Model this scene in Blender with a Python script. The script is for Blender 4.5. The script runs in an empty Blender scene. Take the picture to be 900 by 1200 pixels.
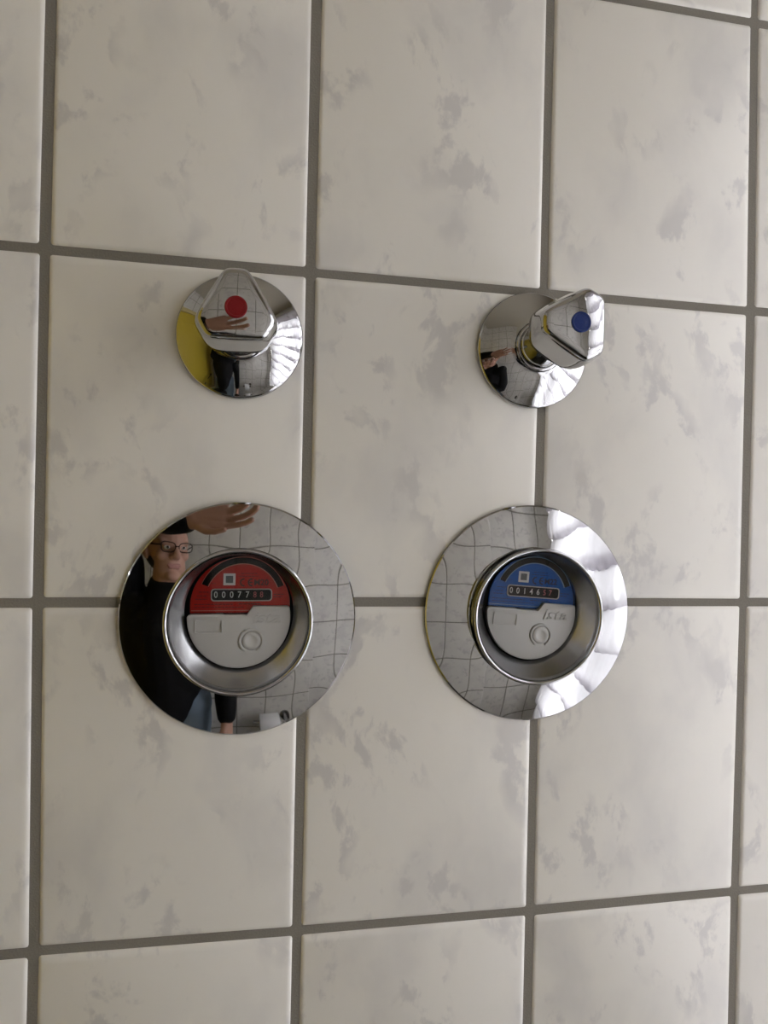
import bpy, bmesh, math, random
from mathutils import Matrix, Vector, noise
random.seed(7)
PI = math.pi
Z0 = 1.45                       # height of the horizontal joint that runs behind the two meters
scene = bpy.context.scene
C = scene.collection

# ------------------------------------------------------------------ camera
cam_data = bpy.data.cameras.new('camera')
cam_data.sensor_fit = 'HORIZONTAL'; cam_data.sensor_width = 36.0
cam_data.lens = 776.0 / 900.0 * 36.0
cam_data.clip_start = 0.01; cam_data.clip_end = 50
cam = bpy.data.objects.new('camera', cam_data); C.objects.link(cam)
_R = Vector((0.9839444, -0.1769437, 0.0233298)); _U = Vector((-0.0228022, 0.0050145, 0.9997274)); _F = Vector((0.1770125, 0.9842082, -0.0008993))
CAM = Vector((0.125232, -0.404031, 0.056234 + Z0))
cam.matrix_world = Matrix(((_R.x, _U.x, -_F.x, CAM.x), (_R.y, _U.y, -_F.y, CAM.y), (_R.z, _U.z, -_F.z, CAM.z), (0, 0, 0, 1)))
scene.camera = cam

# ------------------------------------------------------------------ daylight and exposure
SKY = (0.99, 0.975, 0.985); SKY_STRENGTH = 15.4
world = bpy.data.worlds.new('overcast_sky'); scene.world = world
world.use_nodes = True
bg = world.node_tree.nodes['Background']
bg.inputs[0].default_value = (*SKY, 1); bg.inputs[1].default_value = SKY_STRENGTH
ROOM_R = 0.86                   # inner face of the window wall (x)
ROOM_L = -0.53                  # inner face of the door wall (x)
ROOM_F = -1.02                  # far wall behind the camera (y)
JOG_X, JOG_Y = 0.46, -0.98      # tiled projection behind the camera
CEIL = 2.42
WIN = (-0.90, -0.05, 0.65, 2.17)   # window opening y0,y1,z0,z1
portal = bpy.data.lights.new('window_portal', 'AREA')
portal.shape = 'RECTANGLE'; portal.size = WIN[1] - WIN[0]; portal.size_y = WIN[3] - WIN[2]
portal.cycles.is_portal = True
po = bpy.data.objects.new('window_portal', portal); C.objects.link(po)
po.location = (ROOM_R + 0.16, (WIN[0] + WIN[1]) / 2, (WIN[2] + WIN[3]) / 2)
po.rotation_euler = (0, PI / 2, 0)      # emits toward -x
po.rotation_euler = Matrix(((0, 0, 1), (1, 0, 0), (0, 1, 0))).to_euler()
vs = scene.view_settings
vs.view_transform = 'Standard'; vs.look = 'None'; vs.gamma = 1.0; vs.use_curve_mapping = False
vs.exposure = 0.0
scene.cycles.max_bounces = 8; scene.cycles.diffuse_bounces = 4; scene.cycles.glossy_bounces = 5
scene.cycles.transparent_max_bounces = 8
scene.cycles.sample_clamp_indirect = 6.0
scene.cycles.use_adaptive_sampling = True; scene.cycles.adaptive_threshold = 0.03
scene.cycles.caustics_reflective = False; scene.cycles.caustics_refractive = False

# ------------------------------------------------------------------ materials
def new_mat(name):
    m = bpy.data.materials.new(name); m.use_nodes = True
    return m, m.node_tree.nodes, m.node_tree.links, m.node_tree.nodes['Principled BSDF']
def plain(name, col, rough=0.5, metal=0.0, spec=0.5, bump=0.0, bscale=400.0, vary=0.0, coat=0.0):
    m, n, l, p = new_mat(name)
    p.inputs['Base Color'].default_value = (*col, 1); p.inputs['Roughness'].default_value = rough
    p.inputs['Metallic'].default_value = metal; p.inputs['Specular IOR Level'].default_value = spec
    p.inputs['Coat Weight'].default_value = coat; p.inputs['Coat Roughness'].default_value = 0.08
    if bump or vary:
        tc = n.new('ShaderNodeTexCoord'); nz = n.new('ShaderNodeTexNoise')
        nz.inputs['Scale'].default_value = bscale; nz.inputs['Detail'].default_value = 4
        l.new(tc.outputs['Object'], nz.inputs['Vector'])
        if bump:
            b = n.new('ShaderNodeBump'); b.inputs['Strength'].default_value = bump; b.inputs['Distance'].default_value = 0.0005
            l.new(nz.outputs['Fac'], b.inputs['Height']); l.new(b.outputs['Normal'], p.inputs['Normal'])
        if vary:
            mx = n.new('ShaderNodeMix'); mx.data_type = 'RGBA'
            mx.inputs['A'].default_value = (*[c * (1 - vary) for c in col], 1); mx.inputs['B'].default_value = (*[min(1, c * (1 + vary)) for c in col], 1)
            l.new(nz.outputs['Fac'], mx.inputs['Factor']); l.new(mx.outputs['Result'], p.inputs['Base Color'])
    return m

def tile_material(name='marbled_glaze', detail=True):
    """cream glaze with smoky grey marbling; each tile object shifts the pattern"""
    m, n, l, p = new_mat(name)
    tc = n.new('ShaderNodeTexCoord'); oi = n.new('ShaderNodeObjectInfo')
    mul = n.new('ShaderNodeVectorMath'); mul.operation = 'SCALE'
    cmb = n.new('ShaderNodeCombineXYZ')
    m1 = n.new('ShaderNodeMath'); m1.operation = 'MULTIPLY'; m1.inputs[1].default_value = 37.0
    m2 = n.new('ShaderNodeMath'); m2.operation = 'MULTIPLY'; m2.inputs[1].default_value = 91.0
    l.new(oi.outputs['Random'], m1.inputs[0]); l.new(oi.outputs['Random'], m2.inputs[0])
    l.new(m1.outputs[0], cmb.inputs[0]); l.new(m2.outputs[0], cmb.inputs[1]); l.new(m1.outputs[0], cmb.inputs[2])
    add = n.new('ShaderNodeVectorMath'); add.operation = 'ADD'
    l.new(tc.outputs['Object'], add.inputs[0]); l.new(cmb.outputs[0], add.inputs[1])
    # slow warp so the smears bend
    wz = n.new('ShaderNodeTexNoise'); wz.inputs['Scale'].default_value = 14; wz.inputs['Detail'].default_value = 3
    l.new(add.outputs[0], wz.inputs['Vector'])
    ws = n.new('ShaderNodeVectorMath'); ws.operation = 'SCALE'; ws.inputs['Scale'].default_value = 0.035
    wsub = n.new('ShaderNodeVectorMath'); wsub.operation = 'SUBTRACT'; wsub.inputs[1].default_value = (0.5, 0.5, 0.5)
    l.new(wz.outputs['Color'], wsub.inputs[0]); l.new(wsub.outputs[0], ws.inputs[0])
    wadd = n.new('ShaderNodeVectorMath'); wadd.operation = 'ADD'
    l.new(add.outputs[0], wadd.inputs[0]); l.new(ws.outputs[0], wadd.inputs[1])
    mp = n.new('ShaderNodeMapping'); mp.inputs['Rotation'].default_value = (0, 0, math.radians(16)); mp.inputs['Scale'].default_value = (1.0, 0.60, 1.0)
    l.new(wadd.outputs[0], mp.inputs['Vector'])
    # veins: ridge of a noise, broken up by a second noise
    nz = n.new('ShaderNodeTexNoise'); nz.inputs['Scale'].default_value = 48; nz.inputs['Detail'].default_value = 6; nz.inputs['Roughness'].default_value = 0.60
    l.new(mp.outputs[0], nz.inputs['Vector'])
    r1 = n.new('ShaderNodeValToRGB'); r1.color_ramp.interpolation = 'EASE'
    r1.color_ramp.elements[0].position = 0.505; r1.color_ramp.elements[0].color = (0, 0, 0, 1)
    r1.color_ramp.elements[1].position = 0.60; r1.color_ramp.elements[1].color = (1, 1, 1, 1)
    l.new(nz.outputs['Fac'], r1.inputs[0])
    nb = n.new('ShaderNodeTexNoise'); nb.inputs['Scale'].default_value = 21; nb.inputs['Detail'].default_value = 3
    l.new(mp.outputs[0], nb.inputs['Vector'])
    r2 = n.new('ShaderNodeValToRGB')
    r2.color_ramp.elements[0].position = 0.47; r2.color_ramp.elements[0].color = (0, 0, 0, 1)
    r2.color_ramp.elements[1].position = 0.58; r2.color_ramp.elements[1].color = (1, 1, 1, 1)
    l.new(nb.outputs['Fac'], r2.inputs[0])
    mm = n.new('ShaderNodeMath'); mm.operation = 'MULTIPLY'
    l.new(r1.outputs[0], mm.inputs[0]); l.new(r2.outputs[0], mm.inputs[1])
    # broad faint clouding
    nc = n.new('ShaderNodeTexNoise'); nc.inputs['Scale'].default_value = 17; nc.inputs['Detail'].default_value = 4
    l.new(mp.outputs[0], nc.inputs['Vector'])
    base = n.new('ShaderNodeMix'); base.data_type = 'RGBA'
    base.inputs['A'].default_value = (0.755, 0.727, 0.664, 1); base.inputs['B'].default_value = (0.655, 0.632, 0.592, 1)
    rc = n.new('ShaderNodeValToRGB'); rc.color_ramp.interpolation = 'EASE'
    rc.color_ramp.elements[0].position = 0.46; rc.color_ramp.elements[0].color = (0, 0, 0, 1)
    rc.color_ramp.elements[1].position = 0.74; rc.color_ramp.elements[1].color = (1, 1, 1, 1)
    l.new(nc.outputs['Fac'], rc.inputs[0]); l.new(rc.outputs[0], base.inputs['Factor'])
    mx = n.new('ShaderNodeMix'); mx.data_type = 'RGBA'; mx.inputs['B'].default_value = (0.575, 0.553, 0.525, 1)
    fm = n.new('ShaderNodeMath'); fm.operation = 'MULTIPLY'; fm.inputs[1].default_value = 0.85
    l.new(mm.outputs[0], fm.inputs[0]); l.new(fm.outputs[0], mx.inputs['Factor'])
    l.new(base.outputs['Result'], mx.inputs['A']); l.new(mx.outputs['Result'], p.inputs['Base Color'])
    p.inputs['Roughness'].default_value = 0.34; p.inputs['Specular IOR Level'].default_value = 0.85
    # faint orange-peel of the glaze
    fb = n.new('ShaderNodeTexNoise'); fb.inputs['Scale'].default_value = 120; fb.inputs['Detail'].default_value = 1
    l.new(add.outputs[0], fb.inputs['Vector'])
    b = n.new('ShaderNodeBump'); b.inputs['Strength'].default_value = 0.05; b.inputs['Distance'].default_value = 0.001
    l.new(fb.outputs['Fac'], b.inputs['Height']); l.new(b.outputs['Normal'], p.inputs['Normal'])
    return m

M = {}
M['tile'] = tile_material()
M['grout'] = plain('grey_grout', (0.205, 0.188, 0.158), 0.9, spec=0.2, bump=0.5, bscale=900, vary=0.18)
M['chrome'] = plain('polished_chrome', (0.47, 0.47, 0.475), 0.025, 1.0)
M['chrome_soft'] = plain('satin_chrome', (0.55, 0.55, 0.56), 0.16, 1.0)
M['funnel_metal'] = plain('satin_funnel_metal', (0.42, 0.42, 0.43), 0.27, 1.0)
M['red_badge'] = plain('red_badge_plastic', (0.17, 0.006, 0.008), 0.3, spec=0.25, bump=0.3, bscale=700)
M['blue_badge'] = plain('blue_badge_plastic', (0.005, 0.020, 0.12), 0.3, spec=0.25, bump=0.3, bscale=700)
M['dial_red'] = plain('red_dial_print', (0.56, 0.022, 0.013), 0.55, spec=0.2, vary=0.12, bscale=300)
M['dial_blue'] = plain('blue_dial_print', (0.006, 0.105, 0.44), 0.55, spec=0.2, vary=0.12, bscale=300)
M['ink_red'] = plain('dark_red_ink', (0.05, 0.003, 0.003), 0.6)
M['ink_blue'] = plain('dark_blue_ink', (0.002, 0.008, 0.04), 0.6)
M['rim_red'] = plain('pale_red_line', (0.62, 0.22, 0.18), 0.5)
M['rim_blue'] = plain('pale_blue_line', (0.22, 0.36, 0.52), 0.5)
M['black'] = plain('black_plastic', (0.006, 0.006, 0.006), 0.5, spec=0.12)
M['drum'] = plain('dark_counter_drum', (0.012, 0.012, 0.012), 0.5, spec=0.12)
M['digit'] = plain('white_digit', (0.78, 0.78, 0.76), 0.5)
M['digit_red'] = plain('red_digit', (0.62, 0.16, 0.18), 0.5)
M['frame_line'] = plain('pale_counter_frame', (0.58, 0.54, 0.50), 0.5)
M['sticker'] = plain('white_sticker', (0.80, 0.79, 0.77), 0.6)
M['sticker_grey'] = plain('grey_sticker_field', (0.10, 0.11, 0.12), 0.6)
M['lid'] = plain('grey_lid_plastic', (0.42, 0.413, 0.392), 0.42, bump=0.08, bscale=1500)
M['cavity'] = plain('dark_cavity', (0.03, 0.03, 0.03), 0.8)
M['plaster'] = plain('cream_ceiling_paint', (0.55, 0.50, 0.41), 0.9, bump=0.2, bscale=200)
M['floor'] = plain('grey_floor_tile', (0.10, 0.095, 0.085), 0.45, vary=0.12, bscale=30)
M['frame'] = plain('white_window_frame', (0.80, 0.80, 0.79), 0.4, bump=0.05)
M['door'] = plain('yellow_door_paint', (0.60, 0.44, 0.045), 0.38, vary=0.05, bscale=20)
M['door_frame'] = plain('cream_frame_paint', (0.62, 0.50, 0.22), 0.45, vary=0.04, bscale=20)
M['jacket'] = plain('black_jacket_cloth', (0.010, 0.010, 0.011), 0.85, spec=0.2, bump=0.4, bscale=600)
M['jeans'] = plain('light_denim', (0.20, 0.26, 0.33), 0.9, spec=0.2, vary=0.2, bscale=300)
M['skin'] = plain('skin', (0.52, 0.29, 0.21), 0.5, vary=0.06, bscale=60)
M['hair'] = plain('grey_brown_hair', (0.06, 0.05, 0.045), 0.7, bump=0.8, bscale=300)
M['shoe'] = plain('dark_shoe', (0.02, 0.02, 0.022), 0.6)
M['eye'] = plain('eye_white', (0.75, 0.73, 0.70), 0.25)
M['iris'] = plain('dark_iris', (0.03, 0.025, 0.02), 0.2)
M['lip'] = plain('lip_skin', (0.42, 0.19, 0.16), 0.5)
M['paper'] = plain('toilet_paper', (0.84, 0.84, 0.83), 0.95, bump=0.3, bscale=500)
M['phone'] = plain('black_phone_glass', (0.012, 0.012, 0.014), 0.12)

def curtain_material():
    m, n, l, p = new_mat('sheer_white_fabric')
    out = n['Material Output']; n.remove(p)
    tr = n.new('ShaderNodeBsdfTranslucent'); tr.inputs[0].default_value = (0.86, 0.835, 0.885, 1)
    df = n.new('ShaderNodeBsdfDiffuse'); df.inputs[0].default_value = (0.86, 0.84, 0.88, 1)
    tp = n.new('ShaderNodeBsdfTransparent')
    a = n.new('ShaderNodeMixShader'); a.inputs[0].default_value = 0.45
    l.new(tr.outputs[0], a.inputs[1]); l.new(df.outputs[0], a.inputs[2])
    # fine weave decides how much light goes straight through
    tc = n.new('ShaderNodeTexCoord'); wv = n.new('ShaderNodeTexNoise'); wv.inputs['Scale'].default_value = 60
    l.new(tc.outputs['Object'], wv.inputs['Vector'])
    mr = n.new('ShaderNodeMapRange'); mr.inputs['To Min'].default_value = 0.10; mr.inputs['To Max'].default_value = 0.16
    l.new(wv.outputs['Fac'], mr.inputs['Value'])
    b = n.new('ShaderNodeMixShader'); l.new(mr.outputs[0], b.inputs[0])
    l.new(a.outputs[0], b.inputs[1]); l.new(tp.outputs[0], b.inputs[2]); l.new(b.outputs[0], out.inputs[0])
    return m
M['curtain'] = curtain_material()
def glass_material(name, tint, refl_ior=1.45):
    m, n, l, p = new_mat(name)
    out = n['Material Output']; n.remove(p)
    tp = n.new('ShaderNodeBsdfTransparent'); tp.inputs[0].default_value = (*tint, 1)
    gl = n.new('ShaderNodeBsdfGlossy'); gl.inputs['Roughness'].default_value = 0.02; gl.inputs[0].default_value = (1, 1, 1, 1)
    fr = n.new('ShaderNodeFresnel'); fr.inputs[0].default_value = refl_ior
    mx = n.new('ShaderNodeMixShader'); l.new(fr.outputs[0], mx.inputs[0]); l.new(tp.outputs[0], mx.inputs[1]); l.new(gl.outputs[0], mx.inputs[2])
    l.new(mx.outputs[0], out.inputs[0])
    return m
M['glass'] = glass_material('clear_pane', (0.95, 0.97, 0.96))
M['dial_glass'] = glass_material('dial_window', (0.96, 0.96, 0.96), 1.30)

# ------------------------------------------------------------------ helpers
def obj_from_bm(name, bm, mat, parent=None, smooth=True, angle=38):
    bmesh.ops.recalc_face_normals(bm, faces=bm.faces)
    me = bpy.data.meshes.new(name); bm.to_mesh(me); bm.free()
    return obj_from_mesh(name, me, mat, parent, smooth, angle)
def obj_from_mesh(name, me, mat, parent=None, smooth=True, angle=38):
    me.materials.clear(); me.materials.append(M[mat] if isinstance(mat, str) else mat)
    if smooth:
        for f in me.polygons: f.use_smooth = True
        if angle: me.set_sharp_from_angle(angle=math.radians(angle))
    o = bpy.data.objects.new(name, me); C.objects.link(o)
    if parent: o.parent = parent
    return o
def tag(o, label=None, cat=None, group=None, kind=None):
    if label: o['label'] = label
    if cat: o['category'] = cat
    if group: o['group'] = group
    if kind: o['kind'] = kind
    return o
def empty(name, loc=(0, 0, 0), rot=(0, 0, 0)):
    o = bpy.data.objects.new(name, None); C.objects.link(o); o.location = loc; o.rotation_euler = rot
    o.empty_display_size = 0.02
    return o
def add_box(bm, x0, x1, y0, y1, z0, z1):
    v = [bm.verts.new(p) for p in ((x0, y0, z0), (x1, y0, z0), (x1, y1, z0), (x0, y1, z0), (x0, y0, z1), (x1, y0, z1), (x1, y1, z1), (x0, y1, z1))]
    for f in ((0, 3, 2, 1), (4, 5, 6, 7), (0, 1, 5, 4), (1, 2, 6, 5), (2, 3, 7, 6), (3, 0, 4, 7)):
        bm.faces.new([v[i] for i in f])
    return v
def box_obj(name, dims, mat, parent=None, bevel=0.0, seg=2):
    bm = bmesh.new(); add_box(bm, *dims)
    if bevel: bmesh.ops.bevel(bm, geom=bm.edges[:], offset=bevel, segments=seg, affect='EDGES', profile=0.5)
    return obj_from_bm(name, bm, mat, parent)
def add_lathe(bm, prof, seg=128, shape=None):
    """prof: list of (r, z) around local z; shape(phi, t) may scale r"""
    rings = []
    for (r, z) in prof:
        if r < 1e-7: rings.append([bm.verts.new((0, 0, z))])
        else: rings.append([bm.verts.new((r * math.cos(2 * PI * i / seg), r * math.sin(2 * PI * i / seg), z)) for i in range(seg)])
    for a, b in zip(rings, rings[1:]):
        for i in range(seg):
            j = (i + 1) % seg
            if len(a) == 1 and len(b) == 1: continue
            if len(a) == 1: bm.faces.new((a[0], b[i], b[j]))
            elif len(b) == 1: bm.faces.new((a[i], a[j], b[0]))
            else: bm.faces.new((a[i], a[j], b[j], b[i]))
def lathe_obj(name, prof, mat, parent=None, seg=128, angle=38):
    bm = bmesh.new(); add_lathe(bm, prof, seg)
    return obj_from_bm(name, bm, mat, parent, True, angle)
def arc_pts(cx, cz, r, a0, a1, n):
    return [(cx + r * math.cos(math.radians(a0 + (a1 - a0) * i / n)), cz + r * math.sin(math.radians(a0 + (a1 - a0) * i / n))) for i in range(n + 1)]
def prism(bm, outline, z0, z1, bevel=0.0, seg=2):
    vs_ = [bm.verts.new((x, y, z1)) for x, y in outline]
    f = bm.faces.new(vs_)
    r = bmesh.ops.extrude_face_region(bm, geom=[f])
    nv = [g for g in r['geom'] if isinstance(g, bmesh.types.BMVert)]
    # the extruded copy is the front, the original stays as the back
    for v in vs_: v.co.z = z0
    if bevel:
        es = [e for e in bm.edges if all(v in nv for v in e.verts)]
        bmesh.ops.bevel(bm, geom=es, offset=bevel, segments=seg, affect='EDGES', profile=0.5)
def prism_obj(name, outline, z0, z1, mat, parent=None, bevel=0.0, angle=38):
    bm = bmesh.new(); prism(bm, outline, z0, z1, bevel)
    return obj_from_bm(name, bm, mat, parent, True, angle)
def ring_sector(bm, cx, cy, r0, r1, a0, a1, z0, z1, n=40, closed=False):
    pts = []
    for i in range(n + 1):
        a = math.radians(a0 + (a1 - a0) * i / n)
        c, s = math.cos(a), math.sin(a)
        pts.append([bm.verts.new((cx + r * c, cy + r * s, z)) for r, z in ((r0, z0), (r0, z1), (r1, z1), (r1, z0))])
    for p, q in zip(pts, pts[1:]):
        for k in range(4):
            bm.faces.new((p[k], p[(k + 1) % 4], q[(k + 1) % 4], q[k]))
    if not closed:
        bm.faces.new(pts[0]); bm.faces.new(pts[-1][::-1])
def round_rect(x0, x1, y0, y1, r, n=5):
    o = []
    for cx, cy, a in ((x1 - r, y0 + r, -90), (x1 - r, y1 - r, 0), (x0 + r, y1 - r, 90), (x0 + r, y0 + r, 180)):
        o += arc_pts(cx, cy, r, a, a + 90, n)
    return o
def frame_prism(bm, outer, inner, z0, z1):
    n = len(outer)
    A = [[bm.verts.new((p[0], p[1], z)) for p in ring] for ring, z in ((outer, z0), (outer, z1), (inner, z1), (inner, z0))]
    for i in range(n):
        j = (i + 1) % n
        for k in range(4):
            a, b = A[k], A[(k + 1) % 4]
            bm.faces.new((a[i], a[j], b[j], b[i]))
_font_cache = {}
def text_mesh(s, size, extrude=0.00005, shear=0.0, bold=0.0):
    cu = bpy.data.curves.new('txt', 'FONT'); cu.body = s; cu.size = size; cu.extrude = extrude
    cu.align_x = 'CENTER'; cu.align_y = 'CENTER'; cu.shear = shear; cu.offset = bold; cu.resolution_u = 3
    o = bpy.data.objects.new('txt', cu); C.objects.link(o)
    dg = bpy.context.evaluated_depsgraph_get()
    me = bpy.data.meshes.new_from_object(o.evaluated_get(dg))
    bpy.data.objects.remove(o); bpy.data.curves.remove(cu)
    return me
def text_obj(name, s, x, y, z, size, mat, parent, sx=1.0, shear=0.0, bold=0.0, ext=0.00005):
    o = obj_from_mesh(name, text_mesh(s, size, ext, shear, bold), mat, parent, smooth=False)
    o.location = (x, y, z); o.scale = (sx, 1, 1)
    return o

# ------------------------------------------------------------------ tiled wall with the fittings
TW, TH, GROUT = 0.150, 0.200, 0.0043
TILE_T = 0.006; GREC = 0.0011
# measured lay of the joints: how far each crossing (column, row) sits off a perfect grid, in mm
OFF = {(0, 1): (-1.1, .7), (1, 1): (-.5, .3), (2, 1): (.1, .3), (3, 1): (1.2, .2), (0, 0): (-.7, -.3), (1, 0): (0, -.2), (2, 0): (-.3, -.3), (3, 0): (.9, -.8),
       (0, -1): (1.4, 1.1), (1, -1): (.2, -.4), (2, -1): (.1, -.6), (3, -1): (-.3, .1), (3, 2): (-1.0, -1.7), (2, 2): (-.1, -1.7), (1, 2): (-.7, -1.2), (0, 2): (-.8, -.8)}
def node(i, j):
    k = (min(max(i, 0), 3), min(max(j, -1), 2)); o = OFF[k]
    return i * TW + o[0] / 1000, j * TH + o[1] / 1000
def rounded_tile_bm(bm, q, depth, r, y_front=0.0, axis='y', detail=True):
    """tile from 4 corners q (x,z) counter-clockwise seen from the room; front face on y_front, glazed shoulder of width r"""
    cx = sum(p[0] for p in q) / 4; cz = sum(p[1] for p in q) / 4
    def ring(inset, y):
        out = []
        for k in range(4):
            a, b, c = q[k - 1], q[k], q[(k + 1) % 4]
            sx = 1 if cx > b[0] else -1; sz = 1 if cz > b[1] else -1
            # small rounded corner of three points
            rc = 0.0012 + inset * 0.4
            p0 = (b[0] + sx * inset, b[1] + sz * inset)
            if k % 2 == 0: pa, pb = (p0[0], p0[1] + sz * rc), (p0[0] + sx * rc, p0[1])
            else: pa, pb = (p0[0] + sx * rc, p0[1]), (p0[0], p0[1] + sz * rc)
            pm = (p0[0] + sx * rc * 0.3, p0[1] + sz * rc * 0.3)
            out += [pa, pm, pb]
        return [bm.verts.new((x, y, z)) for x, z in out]
    prof = ((0, y_front + depth), (0, y_front + r * 0.72), (r * 0.16, y_front + r * 0.40), (r * 0.50, y_front + r * 0.13), (r * 1.0, y_front)) if detail else ((0, y_front + depth), (0, y_front + r * 0.3), (r, y_front))
    rings = [ring(i, y) for i, y in prof]
    n = len(rings[0])
    for a, b in zip(rings, rings[1:]):
        for i in range(n):
            j = (i + 1) % n; bm.faces.new((a[i], a[j], b[j], b[i]))
    bm.faces.new(rings[-1])

Z_FLOOR = 0.0
wall_x0, wall_x1 = ROOM_L, ROOM_R
wb = box_obj('wall_back', (wall_x0 - 0.12, wall_x1 + 0.14, GREC, GREC + 0.14, Z_FLOOR - 0.02, CEIL + 0.02), 'grout')
tag(wb, 'cream marbled tile wall with grey grout behind the fittings', None, None, 'structure')
# holes for the two meters would be hidden behind the plates; the meters sit in front of the joint plane
I0, I1 = math.floor(wall_x0 / TW), math.ceil(wall_x1 / TW)
J0, J1 = math.floor((0 - Z0) / TH), math.ceil((CEIL - Z0) / TH)
rest = bmesh.new()
def tile_corners(i, j):
    g = GROUT / 2
    a, b, c, d = node(i, j), node(i + 1, j), node(i + 1, j + 1), node(i, j + 1)
    q = [(a[0] + g, a[1] + g), (b[0] - g, b[1] + g), (c[0] - g, c[1] - g), (d[0] + g, d[1] - g)]
    q = [(min(max(x, wall_x0 + 0.002), wall_x1 - 0.002), min(max(z, -Z0 + 0.003), CEIL - Z0 - 0.003)) for x, z in q]
    return q
for j in range(J0, J1):
    for i in range(I0, I1):
        q = tile_corners(i, j)
        if q[1][0] - q[0][0] < 0.012 or q[3][1] - q[0][1] < 0.012: continue
        near = -2 <= i <= 4 and -4 <= j <= 3
        if near:
            cx = sum(p[0] for p in q) / 4; cz = sum(p[1] for p in q) / 4
            rnd = random.Random(i * 101 + j * 17 + 5)
            bm = bmesh.new()
            qq = [(x - cx + rnd.uniform(-.00025, .00025), z - cz + rnd.uniform(-.00025, .00025)) for x, z in q]
            # built in local x,y with z outward so the glaze pattern lies in the tile plane
            rounded_tile_bm(bm, qq, TILE_T, 0.0033)
            for v in bm.verts: v.co = Vector((v.co.x, v.co.z, -v.co.y))
            o = obj_from_bm('tile', bm, 'tile', wb, True, 60)
            o.location = (cx, rnd.uniform(-0.0002, 0.0001), cz + Z0)
            o.rotation_euler = (PI / 2 + rnd.uniform(-.0012, .0012), 0, rnd.uniform(-.0015, .0015))
        else:
            rounded_tile_bm(rest, [(x, z + Z0) for x, z in q], TILE_T, 0.0022, detail=False)
ro = obj_from_bm('tile_field', rest, 'tile', wb, True, 60); tag(ro, kind='stuff')

# ------------------------------------------------------------------ the rest of the room
def tiled_wall(name, origin, udir, length, z0, z1, ndir, holes=(), label=None):
    """grout slab plus a field of tiles on a wall: origin (x,y) start, udir along, ndir into the room"""
    ux, uy = udir; nx, ny = ndir
    P = lambda u, z, d: Vector((origin[0] + ux * u + nx * d, origin[1] + uy * u + ny * d, z))
    rects = [(0, length, z0, z1)]
    for (h0, h1, k0, k1) in holes:
        new = []
        for (a, b, c, d) in rects:
            if h1 <= a or h0 >= b or k1 <= c or k0 >= d: new.append((a, b, c, d)); continue
            if h0 > a: new.append((a, h0, c, d))
            if h1 < b: new.append((h1, b, c, d))
            m0, m1 = max(a, h0), min(b, h1)
            if k0 > c: new.append((m0, m1, c, k0))
            if k1 < d: new.append((m0, m1, k1, d))
        rects = new
    bm = bmesh.new()
    for (a, b, c, d) in rects:
        vv = [bm.verts.new(P(u, z, dd)) for dd in (-0.12, -GREC) for u, z in ((a, c), (b, c), (b, d), (a, d))]
        for f in ((0, 3, 2, 1), (4, 5, 6, 7), (0, 1, 5, 4), (1, 2, 6, 5), (2, 3, 7, 6), (3, 0, 4, 7)): bm.faces.new([vv[i] for i in f])
    w = obj_from_bm(name, bm, 'grout', None, False); tag(w, label, None, None, 'structure')
    t = bmesh.new(); g = GROUT / 2
    nU = math.ceil(length / TW); k0 = math.floor((z0 - Z0) / TH); k1 = math.ceil((z1 - Z0) / TH)
    for i in range(nU):
        for k in range(k0, k1):
            for (a, b, c, d) in rects:
                u0, u1 = max(i * TW + g, a), min((i + 1) * TW - g, b); v0, v1 = max(Z0 + k * TH + g, c), min(Z0 + (k + 1) * TH - g, d)
                if u1 - u0 < 0.008 or v1 - v0 < 0.008: continue
                r = 0.002
                A = [t.verts.new(P(u, v, -GREC)) for u, v in ((u0, v0), (u1, v0), (u1, v1), (u0, v1))]
                B = [t.verts.new(P(u, v, 0)) for u, v in ((u0 + r, v0 + r), (u1 - r, v0 + r), (u1 - r, v1 - r), (u0 + r, v1 - r))]
                t.faces.new(B)
                for q in range(4): t.faces.new((A[q], A[(q + 1) % 4], B[(q + 1) % 4], B[q]))
    tf = obj_from_bm('tile_field', t, 'tile', w, False); tag(tf, kind='stuff')
    return w
LEN_R = -GREC - ROOM_F
tiled_wall('wall_right', (ROOM_R, ROOM_F), (0, 1), LEN_R, 0, CEIL, (-1, 0), holes=[(WIN[0] - ROOM_F, WIN[1] - ROOM_F, WIN[2], WIN[3])], label='tiled window wall on the right')
DOOR = (-0.86, -0.07, 0.0, 2.02)
tiled_wall('wall_left', (ROOM_L, JOG_Y - 0.12), (0, 1), -JOG_Y + 0.12 - GREC, 0, CEIL, (1, 0), holes=[(DOOR[0] - 0.05 - JOG_Y + 0.12, DOOR[1] + 0.05 - JOG_Y + 0.12, -0.1, DOOR[3] + 0.05)], label='tiled wall on the left with the yellow door')
tiled_wall('wall_front', (ROOM_L, JOG_Y), (1, 0), JOG_X - ROOM_L, 0, CEIL, (0, 1), label='tiled wall projection behind the photographer')
tiled_wall('wall_front_return', (JOG_X, ROOM_F), (0, 1), JOG_Y - ROOM_F - 0.003, 0, CEIL, (1, 0), label='tiled return of the wall projection')
tiled_wall('wall_front_recess', (JOG_X, ROOM_F), (1, 0), ROOM_R - JOG_X, 0, CEIL, (0, 1), label='bright tiled wall beside the window')
f = box_obj('floor', (ROOM_L - 0.12, ROOM_R + 0.14, ROOM_F - 0.12, 0.12, -0.1, 0), 'floor'); tag(f, 'grey floor', None, None, 'structure')
f = box_obj('ceiling', (ROOM_L - 0.12, ROOM_R + 0.14, ROOM_F - 0.12, 0.12, CEIL, CEIL + 0.1), 'plaster'); tag(f, 'cream painted ceiling', None, None, 'structure')

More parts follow.
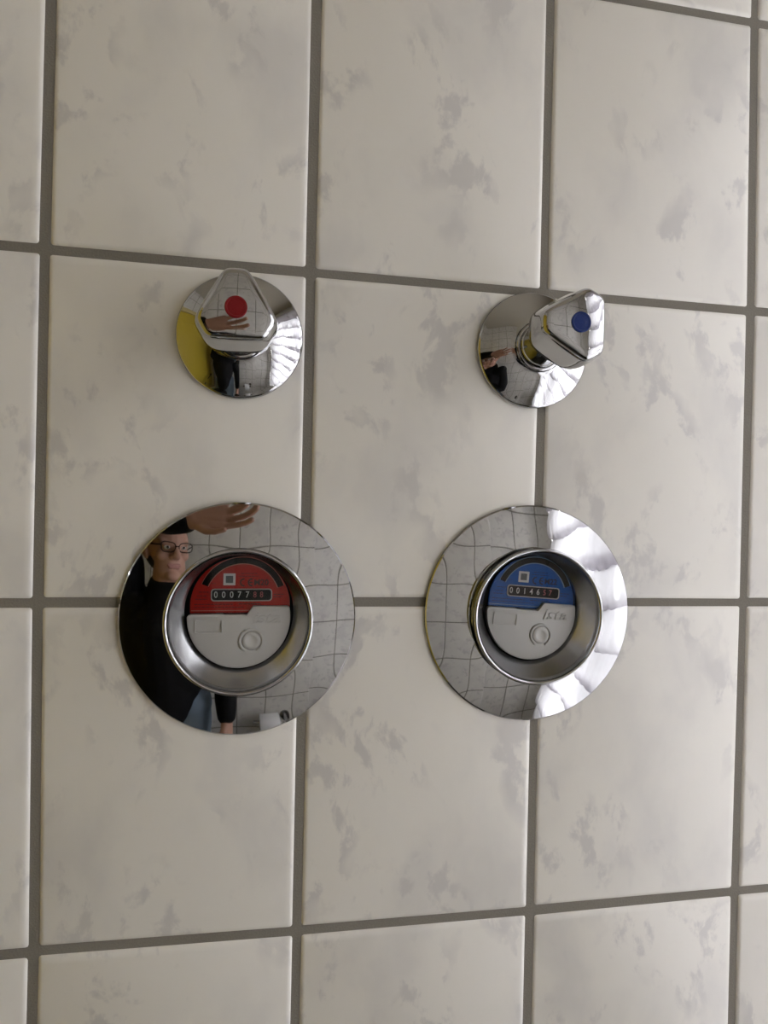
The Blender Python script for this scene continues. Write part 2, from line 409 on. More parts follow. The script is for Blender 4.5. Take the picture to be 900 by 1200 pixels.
# window with frame, two sashes and panes
y0, y1, z0, z1 = WIN
w = empty('window_1', (ROOM_R + 0.08, (y0 + y1) / 2, z0)); tag(w, 'white framed window in the right wall', None, None, 'structure')
def wbox(name, a, b, c, d, e, g, mat, par, bev=0.003):
    return box_obj(name, (a - w.location.x, b - w.location.x, c - w.location.y, d - w.location.y, e - w.location.z, g - w.location.z), mat, par, bev)
fx0, fx1 = ROOM_R + 0.05, ROOM_R + 0.11; ft = 0.05
wbox('frame_bar', fx0, fx1, y0, y0 + ft, z0, z1, 'frame', w); wbox('frame_bar', fx0, fx1, y1 - ft, y1, z0, z1, 'frame', w)
wbox('frame_bar', fx0, fx1, y0 + ft, y1 - ft, z0, z0 + ft, 'frame', w); wbox('frame_bar', fx0, fx1, y0 + ft, y1 - ft, z1 - ft, z1, 'frame', w)
ym = (y0 + y1) / 2
wbox('mullion', fx0, fx1, ym - 0.03, ym + 0.03, z0 + ft, z1 - ft, 'frame', w)
for (a, b) in ((y0 + ft, ym - 0.03), (ym + 0.03, y1 - ft)):
    wbox('pane', ROOM_R + 0.078, ROOM_R + 0.082, a, b, z0 + ft, z1 - ft, 'glass', w, 0)
wbox('sill', ROOM_R - 0.012, ROOM_R + 0.05, y0, y1, z0 - 0.0, z0 + 0.02, 'frame', w)

# gathered sheer blind in soft horizontal swags
def swag_blind():
    NY = 150
    ya, yb, za, zb = y0 - 0.02, y1 + 0.035, 0.50, 2.30
    PITCH = 0.150
    # one swag from its seam outwards, down, and tucked back under: (towards the room, down)
    PR = [(0.004, 0.0), (0.016, 0.012), (0.030, 0.034), (0.043, 0.064), (0.051, 0.096), (0.054, 0.124), (0.051, 0.146), (0.043, 0.161), (0.032, 0.168), (0.020, 0.165), (0.010, 0.158), (0.004, 0.150)]
    verts, faces = [], []
    nrow = 0
    ns = int((zb - za) / PITCH) + 1
    for k in range(ns):
        for m_, (dx, dz) in enumerate(PR):
            if k and m_ == 0: continue
            nrow += 1
            for iy in range(NY + 1):
                y = ya + (yb - ya) * iy / NY
                sag = 0.030 * abs(math.sin(PI * (y - ya) / 0.31 + 0.12 * k)) + 0.010 * math.sin(6.1 * y + 1.3 * k)
                amp = 0.85 + 0.45 * noise.noise(Vector((y * 3.4, k * 1.7, 9.2)))
                drop = dz + sag * (dz / 0.168) ** 0.7 * (1 if m_ < 9 else max(0, (11 - m_) / 3.0))
                ruff = 0.004 * math.sin(2 * PI * y / 0.047 + 1.9 * k) * (dz / 0.168)
                verts.append((-(dx * amp + ruff), y, zb - k * PITCH - drop))
    for iz in range(nrow - 1):
        for iy in range(NY):
            a = iz * (NY + 1) + iy; faces.append((a, a + 1, a + NY + 2, a + NY + 1))
    me = bpy.data.meshes.new('fabric'); me.from_pydata(verts, [], faces)
    t = empty('window_blind', (ROOM_R - 0.035, 0, 0))
    tag(t, 'white gathered sheer blind hanging in swags before the window', 'blind')
    o = obj_from_mesh('fabric', me, 'curtain', t, True, None)
    r = box_obj('rail', (-0.015, 0.02, ya - 0.01, yb + 0.01, zb - 0.005, zb + 0.03), 'frame', t, 0.004)
    return t
swag_blind()

# yellow door in the left wall
d = empty('door_1', (ROOM_L, DOOR[0], 0)); tag(d, 'yellow painted door in the left wall', None, None, 'structure')
dw = DOOR[1] - DOOR[0]
lf = box_obj('door_leaf', (-0.05, -0.012, 0.0, dw, 0.006, DOOR[3]), 'door', d, 0.003)
for (a, b) in ((0.12, 0.95), (1.05, 1.90)):
    bm = bmesh.new(); frame_prism(bm, round_rect(0.10, dw - 0.10, a, b, 0.01), round_rect(0.115, dw - 0.115, a + 0.015, b - 0.015, 0.008), 0, 0.006)
    o = obj_from_bm('panel_moulding', bm, 'door', lf); o.matrix_local = Matrix(((0, 0, 1, -0.012), (1, 0, 0, 0), (0, 1, 0, 0), (0, 0, 0, 1)))
for dims in ((-0.06, 0.012, -0.05, 0.0, 0, DOOR[3] + 0.05), (-0.06, 0.012, dw, dw + 0.05, 0, DOOR[3] + 0.05), (-0.06, 0.012, 0, dw, DOOR[3], DOOR[3] + 0.05)):
    box_obj('door_frame', dims, 'door_frame', d, 0.003)
hb = bmesh.new(); add_lathe(hb, [(0, 0), (0.011, 0), (0.011, 0.035), (0.009, 0.045), (0, 0.047)], 24)
h = obj_from_bm('door_handle', hb, 'chrome_soft', d); h.rotation_euler = (0, PI / 2, 0); h.location = (-0.012, 0.06, 1.02)
bm = bmesh.new(); add_box(bm, 0.03, 0.045, 0.05, 0.17, 1.012, 1.028); bmesh.ops.bevel(bm, geom=bm.edges[:], offset=0.005, segments=3, affect='EDGES')
obj_from_bm('handle_lever', bm, 'chrome_soft', d).location = (-0.012, 0, 0)

# ------------------------------------------------------------------ shut-off valves
def smooth_min(vals, p=10.0):
    return sum(v ** -p for v in vals) ** (-1.0 / p)
def knob_bm(rot, flats_top=0.0150, flats_mid=0.0172, lobe=0.0212):
    """three-winged handle: blunt lobes, scooped flanks, softly domed face; z out of the wall, 0 at the back of the head"""
    seg = 192; bm = bmesh.new()
    H = 0.029
    def section(phi, flat, lb, p):
        vals = []
        for k in range(3):
            a = rot + 2 * PI * k / 3
            c = math.cos(phi - a)
            if c > 0.05: vals.append(lb / c ** 0.95)
            c = math.cos(phi - a - PI)
            if c > 0.05: vals.append(flat / c ** 0.92)
        return smooth_min(vals, p)
    rows = []
    # side, from the back of the head to the face edge (height, flat, lobe, sharpness)
    side = [(0.0000, .0128, .0130, 8), (0.0006, .0140, .0145, 8), (0.0022, .0160, .0176, 8), (0.0046, .0177, .0202, 9), (0.0072, .0184, .0213, 10), (0.0098, .0184, .0217, 11),
            (0.0128, .0180, .0221, 13), (0.0160, .0174, .0221, 14), (0.0190, .0169, .0220, 15), (0.0212, .0165, .0218, 15)]
    for (h, fl, lb, p) in side:
        rows.append([(section(2 * PI * i / seg, fl, lb, p), h) for i in range(seg)])
    RD = 0.150; hs = side[-1][0]
    top = [(section(2 * PI * i / seg, .0165, .0218, 15)) for i in range(seg)]
    zt = lambda r: H - r * r / (2 * RD)
    # generous rounded edge from the flank to the face
    RE = 0.0042
    for a_ in (15, 30, 45, 60, 75, 90):
        c_, s_ = math.cos(math.radians(a_)), math.sin(math.radians(a_))
        row = []
        for i in range(seg):
            ri = top[i] - RE * (1 - c_); zi_ = zt(top[i] - RE)
            row.append((ri, hs + (zi_ - hs) * s_))
        rows.append(row)
    for s in (0.85, 0.7, 0.55, 0.4, 0.25, 0.12):
        rows.append([((top[i] - RE) * s, zt((top[i] - RE) * s)) for i in range(seg)])
    V = [[bm.verts.new((r * math.cos(2 * PI * i / seg), r * math.sin(2 * PI * i / seg), z)) for i, (r, z) in enumerate(row)] for row in rows]
    for a, b in zip(V, V[1:]):
        for i in range(seg):
            j = (i + 1) % seg; bm.faces.new((a[i], a[j], b[j], b[i]))
    c = bm.verts.new((0, 0, H)); 
    for i in range(seg): bm.faces.new((V[-1][i], V[-1][(i + 1) % seg], c))
    bm.faces.new(V[0][::-1])
    return bm, H
def make_valve(x, z, face_h, rot, badge, label, tilt=(0, 0), rr=0.037):
    t = empty('shutoff_valve', (x, 0, z + Z0), (PI / 2, 0, 0))
    tag(t, label, 'valve', 'shut-off valves above the meters')
    k = rr / 0.037
    prof = [(0.0352 * k, 0.0002), (0.0368 * k, 0.0002), (0.0371 * k, 0.0008), (0.0370 * k, 0.0022), (0.0364 * k, 0.0030), (0.0355 * k, 0.0034)]
    n = 10
    for i in range(1, n + 1):
        u = i / n; prof.append((0.0355 * k + (0.0166 - 0.0355 * k) * u, 0.0034 + (0.0118 - 0.0034) * u + 0.0006 * math.sin(PI * u)))
    prof += [(0.0160, 0.0122), (0.0158, 0.0100)]
    lathe_obj('rosette', prof, 'chrome', t, 160)
    lathe_obj('collar', [(0.0157, 0.0090), (0.0157, 0.0128), (0.0154, 0.0140), (0.0146, 0.0146), (0.0138, 0.0146), (0.0135, 0.0138)], 'chrome', t, 96)
    head_back = face_h - 0.029
    lathe_obj('stem', [(0.0134, 0.0090), (0.0134, 0.0155), (0.0128, 0.0160), (0.0124, 0.0175), (0.0124, head_back - 0.004), (0.0130, head_back - 0.002), (0.0130, head_back + 0.0012), (0, head_back + 0.0012)], 'chrome', t, 96)
    bm, H = knob_bm(rot)
    kn = obj_from_bm('knob', bm, 'chrome', t, True, 50); kn.location = (0, 0, head_back); kn.rotation_euler = (tilt[0], tilt[1], 0)
    b = lathe_obj('badge', [(0.0057, -0.001), (0.0057, 0.00035), (0.0054, 0.0006), (0.0046, 0.0006), (0.0044, 0.0004), (0.0030, 0.0004), (0.0, 0.0005)], badge, kn, 64)
    b.location = (0, 0, H)
    tag(b, ('red' if 'red' in badge else 'blue') + ' round badge')
    return t
make_valve(0.1085, 0.1579, 0.0605, math.radians(91), 'red_badge', 'chrome three-winged valve knob with a red round badge on a cone rosette')
make_valve(0.2922, 0.1617, 0.0680, math.radians(180), 'blue_badge', 'chrome three-winged valve knob with a blue round badge on a cone rosette')

# ------------------------------------------------------------------ water meters
def make_meter(x, z, ring_h, colour, lid_xy, rot, digits, red_digits, approval, label):
    t = empty('water_meter', (x, 0, z + Z0), (PI / 2, 0, 0))
    tag(t, label, 'water meter', 'flush-mounted water meters')
    R = 0.0692
    # escutcheon: rolled rim, shallow cone, short tube
    prof = [(R - 0.0020, 0.0002), (R - 0.0004, 0.0003), (R, 0.0010), (R - 0.0002, 0.0020), (R - 0.0010, 0.0027), (R - 0.0022, 0.0029)]
    n = 16
    for i in range(1, n + 1):
        u = i / n; r = R - 0.0022 + (0.0423 - (R - 0.0022)) * u
        prof.append((r, 0.0029 + CONE_RISE * u + 0.00020 * math.sin(PI * u)))
    prof += [(0.0418, 0.0029 + CONE_RISE + 0.0008)]
    lathe_obj('escutcheon', prof, 'chrome', t, 192, 25)
    # sleeve with rolled lip and a funnel inside
    h = ring_h
    sl = [(0.0414, 0.0040), (0.0415, h - 0.0030), (0.0419, h - 0.0018)] + arc_pts(0.0412, h - 0.0012, 0.0012, -10, 170, 10) + [(0.0396, h - 0.0016)]
    lathe_obj('sleeve', sl, 'chrome', t, 192, 60)
    ox, oy = lid_xy[0] - x, lid_xy[1] - z
    fb = bmesh.new(); rows = []
    for k in range(13):                                    # funnel narrows towards the capsule, its mouth sitting a little high
        u = max(0.0, (k - 1) / 11.0); rr_ = 0.0397 if k == 0 else 0.0393 + (0.0315 - 0.0393) * u; ry_ = 0.0397 if k == 0 else 0.0393 + (0.0335 - 0.0393) * u
        zz = h - 0.0012 if k == 0 else h - 0.0030 + (0.0036 - (h - 0.0030)) * u - 0.0005 * math.sin(PI * u)
        rows.append([fb.verts.new((ox * u + rr_ * math.cos(2 * PI * i / 160), (oy + 0.0026) * u + ry_ * math.sin(2 * PI * i / 160), zz)) for i in range(160)])
    for p_, q_ in zip(rows, rows[1:]):
        for i in range(160): fb.faces.new((p_[i], p_[(i + 1) % 160], q_[(i + 1) % 160], q_[i]))
    obj_from_bm('funnel', fb, 'funnel_metal', t, True, 60)
    # meter capsule
    body = lathe_obj('capsule', [(0.0380, 0.0006), (0.0380, 0.0012), (0.0302, 0.0013), (0.0, 0.0014)], 'black', t, 96)
    body.location = (ox, oy, 0); body.rotation_euler = (0, 0, rot)
    mm = 0.001
    dm = 'dial_' + colour; ink = 'ink_' + colour; line = 'rim_' + colour
    # dial plate above the lid
    zf = 0.0030
    outl = [(-28.2, 2.4), (29.0, 2.4)] + [(0.6 + 28.8 * math.cos(math.radians(a)), 7.0 + 28.0 * math.sin(math.radians(a))) for a in range(0, 181, 4)]
    dial = prism_obj('dial', [(a * mm, b * mm) for a, b in outl], 0.0018, zf, dm, body); tag(dial, colour + ' printed dial')
    zi = zf + 0.00012
    bm = bmesh.new(); ring_sector(bm, 1.8 * mm, 9.8 * mm, 21.8 * mm, 25.4 * mm, 20, 158, zf - 0.0002, zf + 0.0004, 48)
    obj_from_bm('arc_slot', bm, 'black', dial)
    bm = bmesh.new(); ring_sector(bm, 1.8 * mm, 9.8 * mm, 21.3 * mm, 21.8 * mm, 20, 158, zf - 0.0002, zf + 0.0003, 48)
    obj_from_bm('slot_line', bm, line, dial)
    bm = bmesh.new(); ring_sector(bm, 1.8 * mm, 9.8 * mm, 25.4 * mm, 25.8 * mm, 20, 158, zf - 0.0002, zf + 0.0003, 48)
    obj_from_bm('slot_line', bm, line, dial)
    box_obj('edge_line', (-27.6 * mm, 6.5 * mm, 3.5 * mm, 3.9 * mm, zf - 0.0002, zi), line, dial)
    # counter window
    o_, i_ = round_rect(-16.6 * mm, 18.9 * mm, 9.2 * mm, 16.6 * mm, 1.9 * mm), round_rect(-16.0 * mm, 18.3 * mm, 9.8 * mm, 16.0 * mm, 1.5 * mm)
    cw = prism_obj('counter', i_, zf - 0.0002, zf + 0.0001, 'drum', dial); tag(cw, 'black roller counter')
    bm = bmesh.new(); frame_prism(bm, o_, i_, zf - 0.0002, zf + 0.0006); obj_from_bm('counter_frame', bm, 'frame_line', dial)
    for k, ch in enumerate(digits):
        px = (-13.8, -9.3, -4.7, -0.2, 4.4)[k]
        text_obj('digit', ch, px * mm, 12.9 * mm, zf + 0.00018, 5.3 * mm, 'digit', dial, 0.85, bold=0.00004)
    for k, ch in enumerate(red_digits):
        px = (8.8, 12.7, 16.2)[k]
        text_obj('digit', ch, px * mm, 12.9 * mm, zf + 0.00018, 5.0 * mm, 'digit_red', dial, 0.85)
    # small print and marks
    pl = prism_obj('sticker', round_rect(-9.6 * mm, -2.6 * mm, 18.6 * mm, 25.6 * mm, 0.2 * mm, 2), zf - 0.0002, zi, 'sticker', dial); tag(pl, 'small white square sticker')
    prism_obj('sticker_field', round_rect(-8.2 * mm, -4.0 * mm, 20.0 * mm, 24.2 * mm, 0.2 * mm, 2), zi - 0.00005, zi + 0.00008, 'sticker_grey', dial)
    bm = bmesh.new(); ring_sector(bm, 2.3 * mm, 20.3 * mm, 1.55 * mm, 2.45 * mm, 80, 280, zf - 0.0001, zi, 20); obj_from_bm('mark_letter', bm, ink, dial)
    bm = bmesh.new(); ring_sector(bm, 6.9 * mm, 20.3 * mm, 1.55 * mm, 2.45 * mm, 80, 280, zf - 0.0001, zi, 20)
    add_box(bm, 4.7 * mm, 7.3 * mm, 19.9 * mm, 20.7 * mm, zf - 0.0001, zi); obj_from_bm('mark_letter', bm, ink, dial)
    text_obj('approval_mark', approval, 12.4 * mm, 20.1 * mm, zi, 4.9 * mm, ink, dial, 1.0, bold=0.00015)
    rnd = random.Random(3)
    for (xa, xb, yy) in ((-0.5, 11.5, 24.0), (0.5, 10.0, 25.6), (-23.5, -18.0, 14.6), (-24.5, -18.6, 12.4), (-25.5, -18.5, 10.4), (-26, -4, 7.4), (-26, 2.5, 5.6), (19.8, 25.6, 13.2), (19.8, 25.0, 11.6), (-21, -14, 19.6), (-0.5, 13, 7.5)):
        xx = xa
        while xx < xb - 0.5:                      # unreadable small print: short dashes
            ww = rnd.uniform(0.7, 2.2); box_obj('print_dash', (xx * mm, min(xx + ww, xb) * mm, (yy - .22) * mm, (yy + .22) * mm, zf - 0.0001, zf + 0.00008), ink, dial); xx += ww + 0.45
    # clear window over the dial
    outl2 = [(-28.4, 2.2), (29.2, 2.2)] + [(0.6 + 29.0 * math.cos(math.radians(a)), 7.0 + 28.2 * math.sin(math.radians(a))) for a in range(0, 181, 4)]
    prism_obj('dial_window', [(a * mm, b * mm) for a, b in outl2], 0.0042, 0.0046, 'dial_glass', body)
    # grey flap lid over the lower half
    rl = 29.8; a_r = math.degrees(math.asin(5.2 / rl)); a_l = 180 - math.degrees(math.asin(0.4 / rl))
    lo = [(7.9, 6.6), (4.4, 1.6), (-8.6, 1.5), (-10.2, 2.0), (-27.6, 1.9), (-28.9, 1.5)]
    arc = [(rl * math.cos(math.radians(a)), rl * math.sin(math.radians(a))) for a in [a_l - 360 * 0 + k * ((360 + a_r) - a_l) / 48 for k in range(49)]]
    lo = lo + arc + [(29.0, 6.0), (27.9, 6.5)]
    zl = 0.0064
    lid = prism_obj('lid', [(a * mm, b * mm) for a, b in lo], 0.0024, zl, 'lid', body, 0.0006); tag(lid, 'grey plastic flap lid')
    bm = bmesh.new(); ring_sector(bm, 7.2 * mm, -13.8 * mm, 6.0 * mm, 7.3 * mm, -62, 242, zl - 0.0003, zl + 0.0009, 40)
    bmesh.ops.bevel(bm, geom=[e for e in bm.edges if all(v.co.z > zl for v in e.verts)], offset=0.0003, segments=2, affect='EDGES'); obj_from_bm('raised_ring', bm, 'lid', lid)
    b = lathe_obj('button', [(5.6 * mm, -0.0003), (5.5 * mm, 0.0001), (4.9 * mm, 0.0005), (3.2 * mm, 0.0007), (2.8 * mm, 0.00045), (0, 0.0003)], 'lid', lid, 48, 60); b.location = (7.2 * mm, -13.8 * mm, zl)
    bm = bmesh.new(); frame_prism(bm, round_rect(-25.2 * mm, -9.6 * mm, -9.0 * mm, -1.2 * mm, 0.5 * mm), round_rect(-24.7 * mm, -10.1 * mm, -8.5 * mm, -1.7 * mm, 0.4 * mm), zl - 0.0003, zl + 0.0006); obj_from_bm('raised_frame', bm, 'lid', lid)
    text_obj('raised_lettering', 'ista', 15.6 * mm, -0.6 * mm, zl, 9.6 * mm, 'lid', lid, 1.25, shear=0.25, bold=0.0001, ext=0.0006)
    return t
CONE_RISE = 0.0035
make_meter(0.1122, -0.0095, 0.0165, 'red', (0.1118, -0.0081), math.radians(0.3), '00077', '88', 'M20', 'chrome-ringed water meter with a red dial and grey lid')
make_meter(0.2940, -0.0067, 0.0192, 'blue', (0.2938, -0.0060), math.radians(-4.0), '00146', '57', 'M22', 'chrome-ringed water meter with a blue dial and grey lid')

# ------------------------------------------------------------------ the photographer, seen mirrored in the chrome
def capsule(bm, a, b, ra, rb, seg=20, flat=(1, 1)):
    """tapered limb from a to b with rounded ends"""
    a, b = Vector(a), Vector(b); d = b - a; L = d.length; ax = d / L if L > 1e-6 else Vector((0, 0, 1))
    q = Vector((0, 0, 1)).rotation_difference(ax).to_matrix()
    prof = []
    for k in range(6): t = -PI / 2 + PI / 2 * k / 5; prof.append((ra * math.cos(t), ra * math.sin(t)))
    for k in range(6): t = PI / 2 * k / 5; prof.append((rb * math.cos(t), L + rb * math.sin(t)))
    rings = []
    for r, z in prof:
        rings.append([bm.verts.new(a + q @ Vector((max(r, 1e-4) * math.cos(2 * PI * i / seg) * flat[0], max(r, 1e-4) * math.sin(2 * PI * i / seg) * flat[1], z))) for i in range(seg)])
    for p, r_ in zip(rings, rings[1:]):
        for i in range(seg):
            j = (i + 1) % seg; bm.faces.new((p[i], p[j], r_[j], r_[i]))
    bm.faces.new(rings[0][::-1]); bm.faces.new(rings[-1])
def ellipsoid(bm, c, r, rotz=0.0, seg=24, rings=14):
    m = Matrix.Translation(c) @ Matrix.Rotation(rotz, 4, 'Z') @ Matrix.Diagonal((*r, 1))
    bmesh.ops.create_uvsphere(bm, u_segments=seg, v_segments=rings, radius=1.0, matrix=m)
def fused(name, bm, mat, parent, voxel, smooth_it=4):
    """melt overlapping shapes into one continuous skin"""
    bmesh.ops.recalc_face_normals(bm, faces=bm.faces)
    me = bpy.data.meshes.new(name); bm.to_mesh(me); bm.free()
    o = bpy.data.objects.new(name, me); C.objects.link(o)
    r = o.modifiers.new('r', 'REMESH'); r.mode = 'VOXEL'; r.voxel_size = voxel
    k = o.modifiers.new('s', 'SMOOTH'); k.factor = 0.5; k.iterations = smooth_it
    dg = bpy.context.evaluated_depsgraph_get()
    m2 = bpy.data.meshes.new_from_object(o.evaluated_get(dg))
    bpy.data.objects.remove(o); bpy.data.meshes.remove(me)
    return obj_from_mesh(name, m2, mat, parent, True, None)

HEAD = Vector((-0.20, -0.735, 1.585)); YAW = math.radians(-38)
SL, EL, WL = (-0.385, -0.775, 1.40), (-0.315, -0.635, 1.665), (-0.050, -0.515, 1.650)
SR, ER, WR = (-0.035, -0.76, 1.38), (0.025, -0.815, 1.11), (0.04, -0.72, 0.87)
HIPL, KNL, ANL = (-0.31, -0.81, 0.92), (-0.33, -0.775, 0.49), (-0.34, -0.81, 0.085)
HIPR, KNR, ANR = (-0.13, -0.81, 0.92), (-0.11, -0.765, 0.49), (-0.10, -0.80, 0.085)
NECK, CHEST, WAIST, PELV = (-0.21, -0.775, 1.44), (-0.21, -0.785, 1.28), (-0.215, -0.80, 1.08), (-0.22, -0.81, 0.95)
person = empty('person', (-0.22, -0.78, 0.0))
tag(person, 'person in black jacket and light jeans raising one hand, mirrored in the chrome', 'person')
P0 = Vector(person.location)
def local(bm):
    for v in bm.verts: v.co -= P0
    return bm
fw = Vector((-math.sin(YAW), math.cos(YAW), 0)); rt = Vector((math.cos(YAW), math.sin(YAW), 0)); up = Vector((0, 0, 1))
def hp(r, f_, u): return HEAD + rt * r + fw * f_ + up * u
bm = bmesh.new()
ellipsoid(bm, HEAD + up * 0.025, (0.076, 0.096, 0.092), YAW)                 # skull
ellipsoid(bm, hp(0, 0.030, -0.045), (0.060, 0.062, 0.072), YAW)              # jaw
ellipsoid(bm, hp(0, 0.070, -0.097), (0.024, 0.022, 0.020), YAW)              # chin
capsule(bm, hp(0, 0.088, 0.012), hp(0, 0.112, -0.030), 0.009, 0.014)         # nose
capsule(bm, hp(-0.012, 0.096, -0.033), hp(0.012, 0.096, -0.033), 0.010, 0.010)
capsule(bm, hp(-0.045, 0.076, 0.024), hp(0.045, 0.076, 0.024), 0.011, 0.011) # brow
for s in (-1, 1):
    ellipsoid(bm, hp(0.040 * s, 0.064, -0.022), (0.024, 0.022, 0.022), YAW)  # cheeks
    ellipsoid(bm, hp(0.078 * s, -0.006, -0.004), (0.009, 0.020, 0.033), YAW) # ears
capsule(bm, hp(0, 0.0, -0.07), NECK, 0.055, 0.060)
capsule(bm, NECK, CHEST, 0.070, 0.125); capsule(bm, CHEST, WAIST, 0.125, 0.115); capsule(bm, WAIST, PELV, 0.115, 0.125)
for S, E_, W_ in ((SL, EL, WL), (SR, ER, WR)):
    capsule(bm, CHEST, S, 0.09, 0.055); capsule(bm, S, E_, 0.050, 0.040); capsule(bm, E_, W_, 0.040, 0.026)
for H_, K_, A_ in ((HIPL, KNL, ANL), (HIPR, KNR, ANR)):
    capsule(bm, PELV, H_, 0.10, 0.085); capsule(bm, H_, K_, 0.082, 0.055); capsule(bm, K_, A_, 0.054, 0.036)
    capsule(bm, A_, (A_[0] + 0.01, A_[1] + 0.13, 0.04), 0.036, 0.030)
def hand(bm, w, d, side, palm_n, curl, spread=0.05, scale=1.08):
    """w wrist, d hand direction, side: direction towards the thumb, palm_n: out of the palm"""
    d = Vector(d).normalized(); side = Vector(side); side = (side - d * side.dot(d)).normalized(); pn = d.cross(side)
    if pn.dot(Vector(palm_n)) < 0: pn = -pn
    w = Vector(w); S_ = scale
    for k in (-1.5, -0.5, 0.5, 1.5):
        capsule(bm, w + side * (0.007 * k), w + d * 0.085 * S_ + side * (0.0205 * k * S_), 0.020, 0.0155)
    lens = (0.046, 0.028, 0.021), (0.050, 0.032, 0.023), (0.046, 0.030, 0.022), (0.036, 0.023, 0.019)
    for k, (kk, Ls) in enumerate(zip((1.5, 0.5, -0.5, -1.5), lens)):
        p = w + d * (0.088 - 0.004 * abs(kk)) * S_ + side * (0.0205 * kk * S_); ang = 0.0
        dirv = (d + side * spread * kk).normalized(); r = 0.0104 - 0.0006 * k
        for q, L in enumerate(Ls):
            ang += curl[q]
            dv = (dirv * math.cos(ang) + pn * math.sin(ang)).normalized()
            e = p + dv * L * S_; capsule(bm, p, e, r, r - 0.0008, 14); p = e; r -= 0.0008
    p = w + d * 0.022 + side * 0.024; q = p + (d * 0.62 + side * 0.62 + pn * 0.35).normalized() * 0.042
    capsule(bm, p, q, 0.0155, 0.0115, 14); e = q + (d * 0.9 + side * 0.32 + pn * 0.35).normalized() * 0.034; capsule(bm, q, e, 0.0112, 0.0095, 14)
    g = e + (d * 0.97 + pn * 0.3).normalized() * 0.026; capsule(bm, e, g, 0.0095, 0.0080, 14)
hand(bm, WL, (1.0, 0.12, 0.05), (0.1, 0.25, -1), (0.2, 1.0, 0), (0.25, 0.30, 0.22))
hand(bm, WR, (0.02, 0.25, -1.0), (-0.3, 1, 0), (-1, 0, 0), (0.35, 0.4, 0.3), 0.03)
fused('body', local(bm), 'skin', person, 0.0034, 3)
for s in (-1, 1):
    bm = bmesh.new(); ellipsoid(bm, hp(0.032 * s, 0.083, 0.004), (0.0125, 0.008, 0.0075), YAW); e_ = obj_from_bm('eye', local(bm), 'eye', person)
    bm = bmesh.new(); ellipsoid(bm, hp(0.032 * s, 0.0905, 0.004), (0.0052, 0.002, 0.0052), YAW, 16, 8); obj_from_bm('iris', local(bm), 'iris', e_)
bm = bmesh.new(); capsule(bm, hp(-0.020, 0.088, -0.062), hp(0.020, 0.088, -0.062), 0.0055, 0.0055); capsule(bm, hp(-0.014, 0.0885, -0.070), hp(0.014, 0.0885, -0.070), 0.006, 0.006)
fused('lips', local(bm), 'lip', person, 0.002, 2)
bm = bmesh.new()
ellipsoid(bm, hp(0, -0.012, 0.042), (0.081, 0.093, 0.084), YAW); ellipsoid(bm, hp(0, -0.040, -0.005), (0.077, 0.068, 0.075), YAW)
bmesh.ops.bisect_plane(bm, geom=bm.verts[:] + bm.edges[:] + bm.faces[:], plane_co=hp(0, 0.055, 0.045), plane_no=(fw * 0.9 - up * 0.55), clear_outer=True)
bmesh.ops.holes_fill(bm, edges=[e for e in bm.edges if e.is_boundary])
fused('hair', local(bm), 'hair', person, 0.005, 3)
gl = bmesh.new()
for s in (-1, 1):
    for i in range(28):
        a0, a1 = 2 * PI * i / 28, 2 * PI * (i + 1) / 28
        pt = lambda a: hp(0.033 * s + 0.026 * math.copysign(abs(math.cos(a)) ** 0.7, math.cos(a)), 0.106, 0.002 + 0.018 * math.copysign(abs(math.sin(a)) ** 0.7, math.sin(a)))
        capsule(gl, pt(a0), pt(a1), 0.0019, 0.0019, 8)
    capsule(gl, hp(0.059 * s, 0.106, 0.008), hp(0.082 * s, 0.0, 0.010), 0.0020, 0.0020, 8)
capsule(gl, hp(-0.008, 0.106, 0.006), hp(0.008, 0.106, 0.006), 0.0019, 0.0019, 8)
tag(obj_from_bm('glasses', local(gl), 'black', person), 'dark framed glasses')
bm = bmesh.new()
capsule(bm, (NECK[0], NECK[1], NECK[2] - 0.005), CHEST, 0.083, 0.150); capsule(bm, CHEST, WAIST, 0.150, 0.140); capsule(bm, WAIST, PELV, 0.140, 0.150)
capsule(bm, (CHEST[0] - 0.06, CHEST[1], CHEST[2]), (WAIST[0] - 0.05, WAIST[1], WAIST[2]), 0.13, 0.12); capsule(bm, (CHEST[0] + 0.06, CHEST[1], CHEST[2]), (WAIST[0] + 0.05, WAIST[1], WAIST[2]), 0.13, 0.12)
for S, E_, W_ in ((SL, EL, WL), (SR, ER, WR)):
    E2, W2 = Vector(E_), Vector(W_); W3 = E2 + (W2 - E2) * 0.90
    capsule(bm, CHEST, S, 0.105, 0.075); capsule(bm, S, E_, 0.070, 0.057); capsule(bm, E_, W3, 0.056, 0.040)
fused('jacket', local(bm), 'jacket', person, 0.007, 3)
bm = bmesh.new()
for H_, K_, A_ in ((HIPL, KNL, ANL), (HIPR, KNR, ANR)):
    capsule(bm, PELV, H_, 0.115, 0.100); capsule(bm, H_, K_, 0.096, 0.070); capsule(bm, K_, (A_[0], A_[1], A_[2] + 0.02), 0.069, 0.058)
fused('trousers', local(bm), 'jeans', person, 0.008, 3)
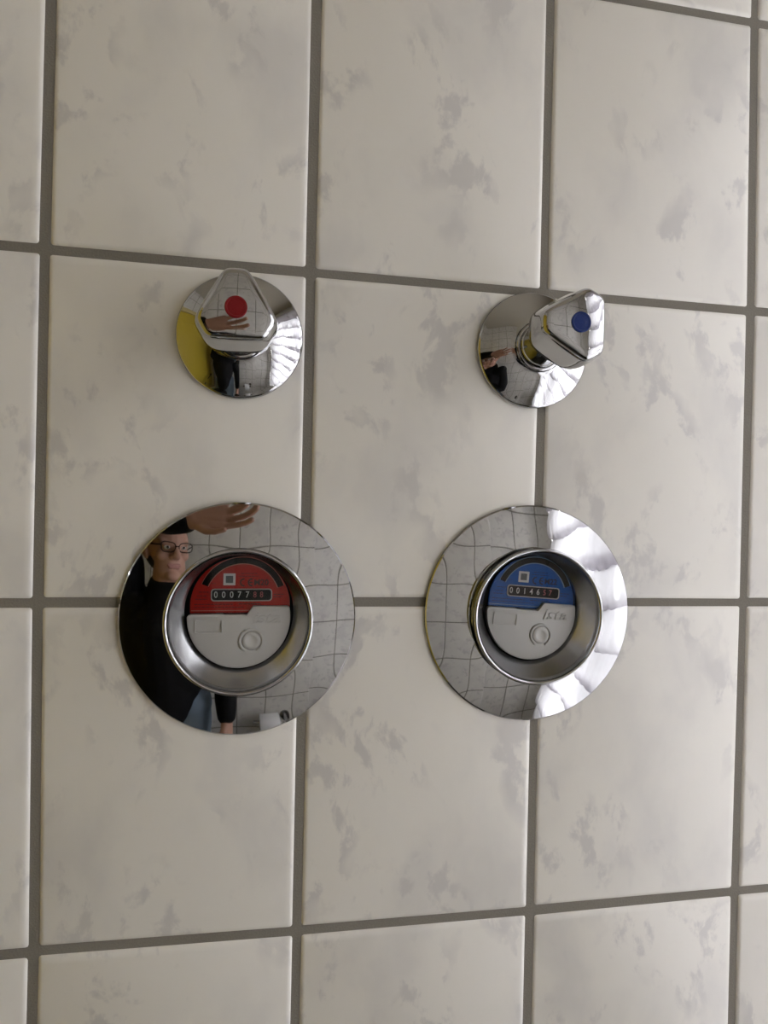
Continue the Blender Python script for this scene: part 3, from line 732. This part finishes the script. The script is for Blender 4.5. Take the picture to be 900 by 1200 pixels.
for A_ in (ANL, ANR):
    bm = bmesh.new(); capsule(bm, (A_[0], A_[1] - 0.02, 0.055), (A_[0] + 0.01, A_[1] + 0.16, 0.045), 0.045, 0.043); capsule(bm, A_, (A_[0], A_[1], 0.11), 0.046, 0.046)
    bmesh.ops.bisect_plane(bm, geom=bm.verts[:] + bm.edges[:] + bm.faces[:], plane_co=(0, 0, 0.001), plane_no=(0, 0, -1), clear_outer=True)
    bmesh.ops.holes_fill(bm, edges=[e for e in bm.edges if e.is_boundary])
    fused('shoe', local(bm), 'shoe', person, 0.005, 3)

# toilet roll on its holder, low on the tiled projection
th = empty('toilet_roll_holder', (0.24, JOG_Y, 0.72)); tag(th, 'chrome toilet roll holder on the tiled wall behind the photographer', 'holder')
bm = bmesh.new(); add_lathe(bm, [(0, 0), (0.025, 0), (0.026, 0.002), (0.024, 0.007), (0.010, 0.009), (0.008, 0.012), (0.008, 0.065), (0, 0.067)], 32)
for v in bm.verts: v.co = Vector((v.co.x + 0.09, v.co.z, v.co.y))
obj_from_bm('wall_mount', bm, 'chrome_soft', th)
bm = bmesh.new(); capsule(bm, (0.09, 0.06, 0), (-0.075, 0.06, 0), 0.007, 0.007); obj_from_bm('bar', bm, 'chrome_soft', th)
tr = empty('toilet_roll', (0.24, JOG_Y + 0.06, 0.72)); tag(tr, 'white toilet roll hanging on the chrome holder', 'toilet roll')
bm = bmesh.new(); add_lathe(bm, [(0.021, -0.05), (0.052, -0.05), (0.053, -0.048), (0.053, 0.048), (0.052, 0.05), (0.021, 0.05), (0.021, -0.05)], 48)
for v in bm.verts: v.co = Vector((v.co.z, v.co.y, v.co.x - 0.012))
obj_from_bm('paper', bm, 'paper', tr)
bm = bmesh.new(); add_lathe(bm, [(0.0195, -0.0505), (0.021, -0.0505), (0.021, 0.0505), (0.0195, 0.0505), (0.0195, -0.0505)], 32)
for v in bm.verts: v.co = Vector((v.co.z, v.co.y, v.co.x - 0.012))
obj_from_bm('core', bm, 'door_frame', tr)
